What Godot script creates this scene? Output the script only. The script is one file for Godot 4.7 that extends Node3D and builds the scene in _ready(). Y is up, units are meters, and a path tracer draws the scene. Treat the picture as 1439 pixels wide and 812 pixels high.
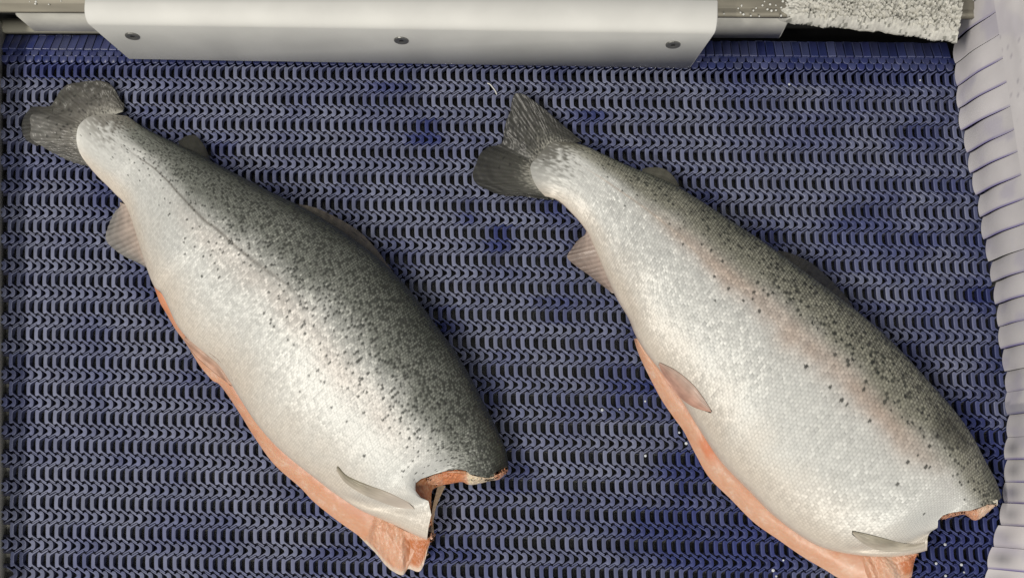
extends Node3D
# Two headless trout lying on a blue modular conveyor belt, seen from above. Metres; belt top at y = 0, +z towards the viewer.

const MM := 0.001
const PITCH := 5.0       # mm between link columns
const ROW := 15.52       # mm between link rows
const SKEW := 0.104      # the belt runs a little out of square
const BELT_TURN := 0.0095
const DEG_FOV := 28.452
const FOCAL := 1600.0    # in pixels of the 1439 x 812 photograph

var cam_pos := Vector3(0.02498, 0.62897, 0.10304)
var cam_basis := Basis(Vector3(0.99888661, -0.03437524, -0.03230933), Vector3(-0.02630676, 0.16262872, -0.98633658), Vector3(0.03915998, 0.98608835, 0.16154335))
var rng := RandomNumberGenerator.new()
var noise := FastNoiseLite.new()
var fine := FastNoiseLite.new()
var M := {}
var names := {}


# ---------------------------------------------------------------- naming helpers
func numbered(called: String) -> String:
	var n: int = names.get(called, 0)
	names[called] = n + 1
	return called if n == 0 else "%s_%03d" % [called, n]

func tag(o: Node3D, label: String, category: String, group := "") -> Node3D:
	o.set_meta("label", label)
	o.set_meta("category", category)
	if group != "":
		o.set_meta("group", group)
	return o

func thing(called: String, label: String, category: String, where := Vector3.ZERO, group := "") -> Node3D:
	var o := Node3D.new()
	o.name = numbered(called)
	o.position = where
	add_child(o, true)
	return tag(o, label, category, group)

func part(called: String, mesh: Mesh, mat: Material, parent: Node3D) -> MeshInstance3D:
	var o := MeshInstance3D.new()
	o.mesh = mesh
	o.material_override = mat
	if parent == self:
		o.name = numbered(called)
	else:
		var k := 0
		var nm := called
		while parent.has_node(NodePath(nm)):
			k += 1
			nm = "%s_%03d" % [called, k]
		o.name = nm
	parent.add_child(o, true)
	return o


# ---------------------------------------------------------------- geometry helpers
# the point of the level plane at height h (mm) that lies on the line of sight measured from the photograph
func at(px: float, py: float, h := 0.0) -> Vector3:
	var d := cam_basis * Vector3((px - 719.5) / FOCAL, -(py - 406.0) / FOCAL, -1.0)
	var s := (h * MM - cam_pos.y) / d.y
	return cam_pos + d * s

func px_of(p: Vector3) -> Vector2:
	var d := cam_basis.inverse() * (p - cam_pos)
	return Vector2(719.5 + FOCAL * d.x / -d.z, 406.0 - FOCAL * d.y / -d.z)

func flat(a: Array) -> PackedVector2Array:
	var o := PackedVector2Array()
	for k in range(0, a.size(), 2):
		o.append(Vector2(a[k], a[k + 1]))
	return o

func smooth_line(p: PackedVector2Array, n: int, curved := true) -> PackedVector2Array:
	var dense := PackedVector2Array()
	var m := p.size()
	for i in m - 1:
		var p0 := p[maxi(i - 1, 0)]
		var p3 := p[mini(i + 2, m - 1)]
		for k in 8:
			var t := k / 8.0
			dense.append(p[i].cubic_interpolate(p[i + 1], p0, p3, t) if curved else p[i].lerp(p[i + 1], t))
	dense.append(p[m - 1])
	var cum := PackedFloat32Array([0.0])
	for i in range(1, dense.size()):
		cum.append(cum[i - 1] + dense[i].distance_to(dense[i - 1]))
	var out := PackedVector2Array()
	var j := 0
	var total := cum[cum.size() - 1]
	for i in n + 1:
		var want := total * i / n
		while j < dense.size() - 2 and cum[j + 1] < want:
			j += 1
		var span := maxf(cum[j + 1] - cum[j], 1e-6)
		out.append(dense[j].lerp(dense[j + 1], clampf((want - cum[j]) / span, 0.0, 1.0)))
	return out

func curve(keys: Array, s: float) -> float:      # keys: s, value, s, value ... eased between keys
	if s <= keys[0]:
		return keys[1]
	for k in range(0, keys.size() - 2, 2):
		if s <= keys[k + 2]:
			var t: float = (s - keys[k]) / (keys[k + 2] - keys[k])
			return lerpf(keys[k + 1], keys[k + 3], t * t * (3.0 - 2.0 * t))
	return keys[keys.size() - 1]

func hash2(a: int, b: int) -> float:
	var h := (a * 374761393 + b * 668265263) & 0x7fffffff
	h = ((h ^ (h >> 13)) * 1274126177) & 0x7fffffff
	return ((h ^ (h >> 16)) & 0xffff) / 65535.0

func mesh_of(v: PackedVector3Array, n: PackedVector3Array, c: PackedColorArray, idx: PackedInt32Array, into: ArrayMesh = null) -> ArrayMesh:
	var a := []
	a.resize(Mesh.ARRAY_MAX)
	a[Mesh.ARRAY_VERTEX] = v
	a[Mesh.ARRAY_NORMAL] = n
	if c.size():
		a[Mesh.ARRAY_COLOR] = c
	a[Mesh.ARRAY_INDEX] = idx
	var m := into if into else ArrayMesh.new()
	m.add_surface_from_arrays(Mesh.PRIMITIVE_TRIANGLES, a)
	return m

func grid_normals(v: PackedVector3Array, nu: int, nv: int) -> PackedVector3Array:
	var n := PackedVector3Array()
	n.resize(v.size())
	for i in nu + 1:
		var i0 := maxi(i - 1, 0) * (nv + 1)
		var i1 := mini(i + 1, nu) * (nv + 1)
		for j in nv + 1:
			var du := v[i1 + j] - v[i0 + j]
			var dv := v[i * (nv + 1) + mini(j + 1, nv)] - v[i * (nv + 1) + maxi(j - 1, 0)]
			n[i * (nv + 1) + j] = du.cross(dv).normalized()
	return n

func grid_index(nu: int, nv: int, flip: bool, base := 0) -> PackedInt32Array:
	var idx := PackedInt32Array()
	idx.resize(nu * nv * 6)
	var k := 0
	for i in nu:
		for j in nv:
			var a := base + i * (nv + 1) + j
			var b := a + nv + 1
			if flip:
				idx[k] = a; idx[k + 1] = a + 1; idx[k + 2] = b; idx[k + 3] = a + 1; idx[k + 4] = b + 1; idx[k + 5] = b
			else:
				idx[k] = a; idx[k + 1] = b; idx[k + 2] = a + 1; idx[k + 3] = a + 1; idx[k + 4] = b; idx[k + 5] = b + 1
			k += 6
	return idx

# A sheet with thickness through a grid of points; `up` says which way its upper face looks.
func solid_sheet(v: PackedVector3Array, c: PackedColorArray, nu: int, nv: int, thick: float, bend := PackedVector3Array(), up := Vector3.UP, straight_down := false) -> ArrayMesh:
	var n := grid_normals(v, nu, nv)
	var mid := n[(nu / 2) * (nv + 1) + nv / 2]
	var flip := mid.dot(up) < 0.0
	if flip:
		for i in n.size():
			n[i] = -n[i]
	var m := v.size()
	var vv := v.duplicate()
	var nn := PackedVector3Array()
	var cc := c.duplicate()
	cc.append_array(c)
	nn.resize(m * 2)
	for i in m:
		vv.append(v[i] - (Vector3.UP if straight_down else n[i]) * thick * MM)
		nn[i] = (n[i] + bend[i]).normalized() if bend.size() else n[i]
		nn[m + i] = -n[i]
	var idx := grid_index(nu, nv, not flip)
	idx.append_array(grid_index(nu, nv, flip, m))
	# rim, with vertices of its own
	var ring := PackedInt32Array()
	for i in nu: ring.append(i * (nv + 1))
	for j in nv: ring.append(nu * (nv + 1) + j)
	for i in nu: ring.append((nu - i) * (nv + 1) + nv)
	for j in nv: ring.append(nv - j)
	var k := ring.size()
	var b0 := vv.size()
	var centre := (v[0] + v[m - 1] + v[nv] + v[nu * (nv + 1)]) / 4.0
	for i in k:
		var a := ring[i]
		var along := v[ring[(i + 1) % k]] - v[ring[(i + k - 1) % k]]
		var o := along.cross(n[a]).normalized()
		if o.dot(v[a] - centre) < 0.0:
			o = -o
		vv.append(vv[a]); vv.append(vv[m + a])
		nn.append((o + n[a] * 0.5).normalized()); nn.append(o)
		cc.append(c[a]); cc.append(c[a])
	var t0 := ring[0]
	var t1 := ring[1]
	var face := (v[t0] - v[t1]).cross(n[t0])            # outward for one winding
	var turn := face.dot(v[t0] - centre) > 0.0
	for i in k:
		var a := b0 + i * 2
		var b := b0 + ((i + 1) % k) * 2
		if turn:
			idx.append_array([a, b, a + 1, b, b + 1, a + 1])
		else:
			idx.append_array([a, a + 1, b, b, a + 1, b + 1])
	return mesh_of(vv, nn, cc, idx)

# prism of a closed profile (z, y in mm, anticlockwise) swept from x0 to x1 (mm), end edges chamfered
func prism(profile: PackedVector2Array, x0: float, x1: float, cham := 0.6, flare := 0.0) -> ArrayMesh:
	var st := SurfaceTool.new()
	st.begin(Mesh.PRIMITIVE_TRIANGLES)
	var inner := Geometry2D.offset_polygon(profile, -cham, Geometry2D.JOIN_MITER)[0]
	var n := profile.size()
	var rows := []
	var near := PackedVector2Array()
	for p in profile:                                   # matching inner points
		var best := inner[0]
		for q in inner:
			if q.distance_squared_to(p) < best.distance_squared_to(p): best = q
		near.append(best)
	for e in [[x0, near], [x0 + cham, profile], [x1 - cham, profile], [x1, near]]:
		var r := PackedVector3Array()
		for p in e[1]:
			r.append(Vector3(e[0] + (flare if e[0] > x1 - cham * 1.5 else -flare) * p.y, p.y, p.x) * MM)
		rows.append(r)
	for k in 3:
		for i in n:
			var j := (i + 1) % n
			var q := [rows[k][i], rows[k + 1][i], rows[k + 1][j], rows[k][j]]
			for t in [0, 1, 2, 0, 2, 3]:
				st.set_smooth_group(-1 if k != 1 else 1)
				st.add_vertex(q[t])
	var tri := Geometry2D.triangulate_polygon(near)
	st.set_smooth_group(-1)
	for side in 2:
		var r: PackedVector3Array = rows[0] if side == 0 else rows[3]
		for t in range(0, tri.size(), 3):
			var a := r[tri[t]]
			var b := r[tri[t + 1]]
			var c := r[tri[t + 2]]
			var nrm := (c - a).cross(b - a)
			if (nrm.x > 0.0) != (side == 1):
				var s := b
				b = c
				c = s
			st.add_vertex(a); st.add_vertex(b); st.add_vertex(c)
	st.generate_normals()
	return st.commit()


# ---------------------------------------------------------------- materials
func mat(called: String, albedo: Color, rough: float, opts := {}) -> StandardMaterial3D:
	var m := StandardMaterial3D.new()
	m.resource_name = called
	m.albedo_color = albedo.linear_to_srgb()
	m.roughness = rough
	for k in opts:
		m.set(k, opts[k])
	M[called] = m
	return m

func noise_tex(freq: float, lo: float, hi: float, sd: int, size := 256, kind := FastNoiseLite.TYPE_SIMPLEX_SMOOTH) -> NoiseTexture2D:
	var n := FastNoiseLite.new()
	n.noise_type = kind
	n.frequency = freq
	n.seed = sd
	n.fractal_octaves = 4
	var t := NoiseTexture2D.new()
	t.width = size
	t.height = size
	t.seamless = true
	t.noise = n
	var g := Gradient.new()
	g.set_color(0, Color(lo, lo, lo))
	g.set_color(1, Color(hi, hi, hi))
	t.color_ramp = g
	return t

func make_materials() -> void:
	var vc := {"vertex_color_use_as_albedo": true}
	mat("skin", Color(1, 1, 1), 0.42, {"vertex_color_use_as_albedo": true, "metallic": 0.11, "metallic_specular": 0.46, "clearcoat_enabled": true, "clearcoat": 0.10, "clearcoat_roughness": 0.2})
	mat("fin", Color(1, 1, 1), 0.5, {"vertex_color_use_as_albedo": true, "metallic_specular": 0.4, "clearcoat_enabled": true, "clearcoat": 0.22, "clearcoat_roughness": 0.2})
	mat("flesh", Color(1, 1, 1), 0.4, {"vertex_color_use_as_albedo": true, "subsurf_scatter_enabled": true, "subsurf_scatter_strength": 0.12, "clearcoat_enabled": true, "clearcoat": 0.2, "clearcoat_roughness": 0.25})
	mat("belt", Color(1, 1, 1), 0.62, {"vertex_color_use_as_albedo": true, "metallic_specular": 0.4, "roughness_texture": noise_tex(0.02, 0.7, 1.0, 5), "uv1_triplanar": true, "uv1_world_triplanar": true, "uv1_scale": Vector3(20, 20, 20)})
	mat("plate_plastic", Color(0.74, 0.74, 0.71), 0.7, {"roughness_texture": noise_tex(0.01, 0.75, 1.0, 8), "albedo_texture": noise_tex(0.008, 0.93, 1.0, 18), "uv1_triplanar": true, "uv1_world_triplanar": true, "uv1_scale": Vector3(9, 9, 9)})
	mat("bar_plastic", Color(0.70, 0.69, 0.63), 0.6, {"albedo_texture": noise_tex(0.01, 0.85, 1.0, 9), "uv1_triplanar": true, "uv1_world_triplanar": true, "uv1_scale": Vector3(12, 12, 12)})
	mat("steel", Color(0.27, 0.25, 0.20), 0.5, {"metallic": 0.35, "albedo_texture": noise_tex(0.012, 0.7, 1.0, 11), "uv1_triplanar": true, "uv1_world_triplanar": true, "uv1_scale": Vector3(4, 14, 30)})
	mat("belt_wet", Color(1, 1, 1), 0.32, {"vertex_color_use_as_albedo": true, "metallic_specular": 0.5})
	mat("bed", Color(0.38, 0.38, 0.345), 0.6, {"metallic": 0.2, "albedo_texture": noise_tex(0.02, 0.6, 1.0, 12), "uv1_triplanar": true, "uv1_world_triplanar": true, "uv1_scale": Vector3(10, 10, 10)})
	mat("dark", Color(0.012, 0.012, 0.012), 0.8)
	mat("rail", Color(0.28, 0.27, 0.22), 0.6)
	mat("screw", Color(0.22, 0.22, 0.21), 0.42, {"metallic": 0.7})
	mat("recess", Color(0.02, 0.02, 0.02), 0.6)
	mat("skirt", Color(1, 1, 1), 0.55, vc)
	mat("crust", Color(1, 1, 1), 0.85, vc)
	mat("thread", Color(0.7, 0.7, 0.66), 0.6)
	mat("flake", Color(0.55, 0.58, 0.62), 0.3)


# ---------------------------------------------------------------- the belt
func rounded(p: PackedVector2Array, r: float) -> PackedVector2Array:
	var o := PackedVector2Array()
	var n := p.size()
	for i in n:
		var a := p[(i + n - 1) % n]
		var b := p[i]
		var c := p[(i + 1) % n]
		var q := minf(r, minf(a.distance_to(b), b.distance_to(c)) * 0.42)
		o.append(b + (a - b).normalized() * q)
		o.append(b + (c - b).normalized() * q)
	return o

# a link as vertex arrays: flat top, two bevel rings and a wall; kind 0 top, 1 bevel, 2 wall
func link_template(outline: PackedVector2Array, depth: float, bevel: float, crown: float, shoulder := 1.0) -> Dictionary:
	var p := rounded(outline, 0.35)
	if Geometry2D.is_polygon_clockwise(p):
		p.reverse()
	var n := p.size()
	var out_n := PackedVector2Array()
	for i in n:
		var d := (p[(i + 1) % n] - p[(i + n - 1) % n]).normalized()
		out_n.append(Vector2(d.y, -d.x))
	var test := p[0] + out_n[0] * 0.02
	if Geometry2D.is_point_in_polygon(test, p):
		for i in n: out_n[i] = -out_n[i]
	var v := PackedVector3Array()
	var nm := PackedVector3Array()
	var kind := PackedByteArray()
	var idx := PackedInt32Array()
	var top := PackedVector2Array()
	var soft := PackedFloat32Array()                    # the left shoulders are worn rounder than the right ones
	for i in n:
		soft.append(bevel + 0.26 * pow(maxf(0.0, -out_n[i].x), 2.0) * shoulder)
		top.append(p[i] - out_n[i] * soft[i])
	var tri := Geometry2D.triangulate_polygon(p)
	for i in n:                                         # top
		v.append(Vector3(top[i].x, 0.0, top[i].y)); nm.append((Vector3.UP + Vector3(out_n[i].x, 0, out_n[i].y) * crown).normalized()); kind.append(0)
	for t in range(0, tri.size(), 3):
		var a := tri[t]
		var b := tri[t + 1]
		var c := tri[t + 2]
		if (v[c] - v[a]).cross(v[b] - v[a]).y < 0.0:
			idx.append_array([a, c, b])
		else:
			idx.append_array([a, b, c])
	for ring in [[bevel, 0.0, 0.45, 1], [0.0, -bevel, 2.0, 1], [0.0, -bevel - 0.05, 99.0, 2], [-0.15, -depth, 99.0, 2]]:
		for i in n:
			var q = p[i] - out_n[i] * (soft[i] if ring[0] > 0.0 else ring[0])
			v.append(Vector3(q.x, ring[1] * (soft[i] / bevel if ring[1] > -bevel * 1.01 else 1.0) - (soft[i] - bevel if ring[1] < -bevel and ring[1] > -1.0 else 0.0), q.y))
			nm.append((Vector3(out_n[i].x, 0, out_n[i].y) * ring[2] + Vector3.UP).normalized())
			kind.append(ring[3])
	for pair in [[1, 2], [3, 4]]:
		for i in n:
			var j := (i + 1) % n
			var a: int = pair[0] * n + i
			var b: int = pair[0] * n + j
			var c: int = pair[1] * n + i
			var d: int = pair[1] * n + j
			var fn := (v[c] - v[a]).cross(v[b] - v[a])
			if fn.dot(nm[a] + nm[c]) < 0.0:
				idx.append_array([a, c, b, b, c, d])
			else:
				idx.append_array([a, b, c, b, d, c])
	return {"v": v, "n": nm, "k": kind, "i": idx}

var wet_shade_spots := []
func wet_shade(p: Vector3) -> float:
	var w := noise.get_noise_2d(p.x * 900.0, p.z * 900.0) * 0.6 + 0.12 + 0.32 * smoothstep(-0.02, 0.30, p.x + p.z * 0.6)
	for q in wet_shade_spots:
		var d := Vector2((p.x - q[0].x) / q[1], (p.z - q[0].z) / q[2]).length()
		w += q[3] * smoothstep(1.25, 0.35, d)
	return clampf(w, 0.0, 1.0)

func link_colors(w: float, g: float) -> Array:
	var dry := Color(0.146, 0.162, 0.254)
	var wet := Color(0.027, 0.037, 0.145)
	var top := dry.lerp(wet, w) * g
	var edge := Color(0.235, 0.25, 0.345).lerp(Color(0.06, 0.077, 0.22), w) * g  # paler bevels: worn edges plus painted edge highlights
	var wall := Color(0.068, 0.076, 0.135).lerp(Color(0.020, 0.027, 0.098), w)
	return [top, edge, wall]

class Lot:
	var v := PackedVector3Array()
	var n := PackedVector3Array()
	var c := PackedColorArray()
	var i := PackedInt32Array()

func add_link(lot: Lot, t: Dictionary, where: Transform3D, cols: Array) -> void:
	var base := lot.v.size()
	var tv: PackedVector3Array = t.v
	var tn: PackedVector3Array = t.n
	var tk: PackedByteArray = t.k
	for k in tv.size():
		lot.v.append(where * (tv[k] * MM))
		lot.n.append(where.basis * tn[k])
		var col: Color = cols[tk[k]]
		if tk[k] < 2:
			col = col * (0.93 + 0.14 * hash2(k * 7 + base, base % 9973))
		lot.c.append(col)
	for k in t.i:
		lot.i.append(base + k)

func build_belt(hidden: Array) -> void:
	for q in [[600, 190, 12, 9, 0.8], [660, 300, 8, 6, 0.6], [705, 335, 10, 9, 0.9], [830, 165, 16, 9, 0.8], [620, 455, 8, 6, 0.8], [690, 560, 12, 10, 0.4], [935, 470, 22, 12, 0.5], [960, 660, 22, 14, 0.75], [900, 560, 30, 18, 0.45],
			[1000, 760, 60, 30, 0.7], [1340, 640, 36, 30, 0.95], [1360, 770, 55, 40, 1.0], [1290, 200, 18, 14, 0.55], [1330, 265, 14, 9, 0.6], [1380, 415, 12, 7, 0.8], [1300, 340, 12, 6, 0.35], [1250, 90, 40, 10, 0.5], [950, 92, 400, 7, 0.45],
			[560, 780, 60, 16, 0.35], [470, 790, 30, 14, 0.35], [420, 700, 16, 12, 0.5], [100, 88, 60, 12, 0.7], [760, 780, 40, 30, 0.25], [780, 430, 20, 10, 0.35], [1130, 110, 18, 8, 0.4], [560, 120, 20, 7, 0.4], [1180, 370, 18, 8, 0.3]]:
		wet_shade_spots.append([at(q[0], q[1]), q[2] * MM, q[3] * MM, q[4]])  # wet patches, plus painted shade beside the fish and under the plate
	for line in hidden.slice(0, 2):                     # contact shade painted round both fish, along with the wet
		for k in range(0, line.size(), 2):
			wet_shade_spots.append([at(line[k].x, line[k].y), 17 * MM, 14 * MM, 0.34])
	# long-slot links and short-slot links, x right and z towards the viewer, in mm about the middle of the bar
	var long_half := [Vector2(-0.3, 0.0), Vector2(-0.2, 3.2), Vector2(0.15, 3.98), Vector2(1.45, 3.98), Vector2(1.9, 3.3), Vector2(5.6, 5.52), Vector2(6.0, 4.95), Vector2(2.4, 2.75), Vector2(2.0, 2.05), Vector2(1.92, 1.4)]
	var short_half := [Vector2(0.35, 0.0), Vector2(0.1, 0.83), Vector2(-3.7, 3.12), Vector2(-4.0, 4.08), Vector2(-0.3, 1.88), Vector2(0.08, 2.5), Vector2(0.4, 2.7), Vector2(1.4, 2.7), Vector2(2.25, 1.9), Vector2(2.55, 1.0), Vector2(2.6, 0.0)]
	var long_shape := PackedVector2Array()
	var short_shape := PackedVector2Array()
	for p in long_half: long_shape.append(p)
	for k in range(long_half.size() - 1, 0, -1): long_shape.append(long_half[k] * Vector2(1, -1))
	for p in short_half: short_shape.append(p)
	for k in range(short_half.size() - 2, 0, -1): short_shape.append(short_half[k] * Vector2(1, -1))
	var long_link := link_template(long_shape, 3.7, 0.2, 0.14)
	var short_link := link_template(short_shape, 3.7, 0.2, 0.34)
	var belt := thing("conveyor_belt", "blue plastic modular conveyor belt with wavy slotted links under both fish", "conveyor belt")
	belt.rotation.y = BELT_TURN
	var turn := Basis(Vector3.UP, BELT_TURN)
	var spots := []           # every link: row number, column, long or short, place in the belt's own axes, seen
	for r in range(-9, 11):
		for half in 2:
			if r == 10 and half == 1:
				continue
			for c in range(-1, 113):
				var z := (14.6 + r * ROW + half * ROW * 0.5)
				var x := -292.5 + c * PITCH + z * SKEW + (6.3 if half else 0.0)
				var p := turn * (Vector3(x + 1.2, 0, z) * MM)
				var edge_l := -290.0 + z * 0.106
				if x < edge_l - 1.5 or x > 268.0 + z * 0.108:
					continue
				var u := px_of(p)
				var seen := u.x > 4 and u.x < 1436 and u.y > 4 and u.y < 808
				if seen:
					for poly in hidden:
						if Geometry2D.is_point_in_polygon(u, poly):
							seen = false
							break
				spots.append([r * 2 + half, c, half, Vector3(x, 0, z) * MM, seen, u.y, p])
	var order := spots.filter(func(s): return s[4])
	order.sort_custom(func(a, b): return a[5] > b[5])
	var singled := {}
	for k in mini(300, order.size()):
		singled[Vector2i(order[k][0], order[k][1])] = true
	var rows := {}
	for s in spots:
		if not rows.has(s[0]):
			rows[s[0]] = []
		rows[s[0]].append(s)
	for key in rows:
		var lot := Lot.new()
		var singles := []
		var z0: float = rows[key][0][3].z
		for s in rows[key]:
			var t: Dictionary = short_link if s[2] else long_link
			var tilt := Basis.from_euler(Vector3(rng.randf_range(-0.012, 0.012), rng.randf_range(-0.02, 0.02), rng.randf_range(-0.03, 0.03)))
			# the bars lean with the belt's skew
			var here: Vector3 = s[3] + Vector3(rng.randf_range(-0.09, 0.09), rng.randf_range(-0.14, 0.04), rng.randf_range(-0.05, 0.05)) * MM
			var cols := link_colors(clampf(wet_shade(s[6]) + rng.randf_range(-0.1, 0.1), 0, 1), rng.randf_range(0.84, 1.12))
			var lean := Basis(Vector3(1, 0, 0), Vector3(0, 1, 0), Vector3(SKEW * 0.6, 0, 1))
			if singled.has(Vector2i(s[0], s[1])):
				var one := Lot.new()
				add_link(one, t, Transform3D(tilt * lean, Vector3.ZERO), cols)
				singles.append([one, here])
			else:
				add_link(lot, t, Transform3D(tilt * lean, here - Vector3(0, 0, z0)), cols)
		var row: Node3D
		if lot.v.size():
			var rm := part("link_row", mesh_of(lot.v, lot.n, lot.c, lot.i), M.belt, belt)
			rm.set_meta("kind", "stuff")
			row = rm
		else:
			row = Node3D.new()
			row.name = "link_row_%03d" % (200 + key)
			belt.add_child(row, true)
		row.position = Vector3(0, 0, z0)
		for q in singles:
			var o := part("link", mesh_of(q[0].v, q[0].n, q[0].c, q[0].i), M.belt, row)
			o.position = q[1] - Vector3(0, 0, z0)
	# far end: the belt turns down over its roller: a row of knuckles, then a row of broad rounded fingers
	var knuckle := link_template(PackedVector2Array([Vector2(0, -2.3), Vector2(4.3, -2.3), Vector2(4.3, 0.6), Vector2(3.3, 2.3), Vector2(1.0, 2.3), Vector2(0, 0.6)]), 5.0, 0.35, 0.3, 0.0)
	var finger := link_template(PackedVector2Array([Vector2(0, -6.4), Vector2(4.6, -6.4), Vector2(4.6, 6.2), Vector2(0, 6.2)]), 7.0, 0.35, 0.22, 0.0)
	for kind in 4:
		var lot := Lot.new()
		var zc: float = [-132.6, -136.6, -144.2, -152.0][kind]
		var yc: float = [-0.5, -1.4, -3.6, -13.0][kind]
		var tiltx: float = [-0.12, -0.3, -0.5, -1.25][kind]
		for c in 112:
			var x := -291.0 + c * PITCH + zc * SKEW + (2.5 if kind == 1 else 0.0)
			if x > 264.0 + zc * 0.108:
				break
			var cols := link_colors(clampf(0.86 + rng.randf_range(-0.2, 0.14), 0, 1), rng.randf_range(0.75, 1.1))
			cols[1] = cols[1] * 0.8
			var b := Basis(Vector3.RIGHT, tiltx) * Basis.from_euler(Vector3(rng.randf_range(-0.03, 0.03), rng.randf_range(-0.02, 0.02), rng.randf_range(-0.06, 0.06)))
			add_link(lot, knuckle if kind < 2 else finger, Transform3D(b, Vector3(x, yc + rng.randf_range(-0.2, 0.2), zc) * MM), cols)
		var rm := part("end_row", mesh_of(lot.v, lot.n, lot.c, lot.i), M.belt_wet, belt)
		rm.set_meta("kind", "stuff")
	# what shows through the slots
	var bed := part("belt_bed", prism(PackedVector2Array([Vector2(-128, -14), Vector2(190, -14), Vector2(190, -6.5), Vector2(-128, -6.5)]), -330, 320), M.bed, self)
	tag(bed, "dull grey metal slider bed glimpsed through the slots of the blue belt", "slider bed")
	bed.set_meta("kind", "structure")
	var rod := CylinderMesh.new()
	rod.top_radius = 1.3 * MM
	rod.bottom_radius = 1.3 * MM
	rod.height = 0.566
	rod.radial_segments = 8
	for key in rows:
		var o := part("hinge_rod", rod, M.rod, belt)
		o.rotation.z = PI / 2
		o.position = Vector3(-12.0 + rows[key][0][3].z * 1000 * SKEW, -3.6, rows[key][0][3].z * 1000 + 3.9) * MM


# ---------------------------------------------------------------- fish
func body_shape(f: Dictionary, s: float, c: float, th: float, V: PackedVector2Array, D: PackedVector2Array, i: int, ends: bool) -> Vector3:
	var p := V[i].lerp(D[i], c)
	var he: float = lerpf(curve(f.hv, s), curve(f.hd, s), c)
	var q := at(p.x, p.y, he)
	q.y = (he + curve(f.H, s) * pow(maxf(sin(th), 0.0), 0.86)) * MM
	return q

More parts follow.
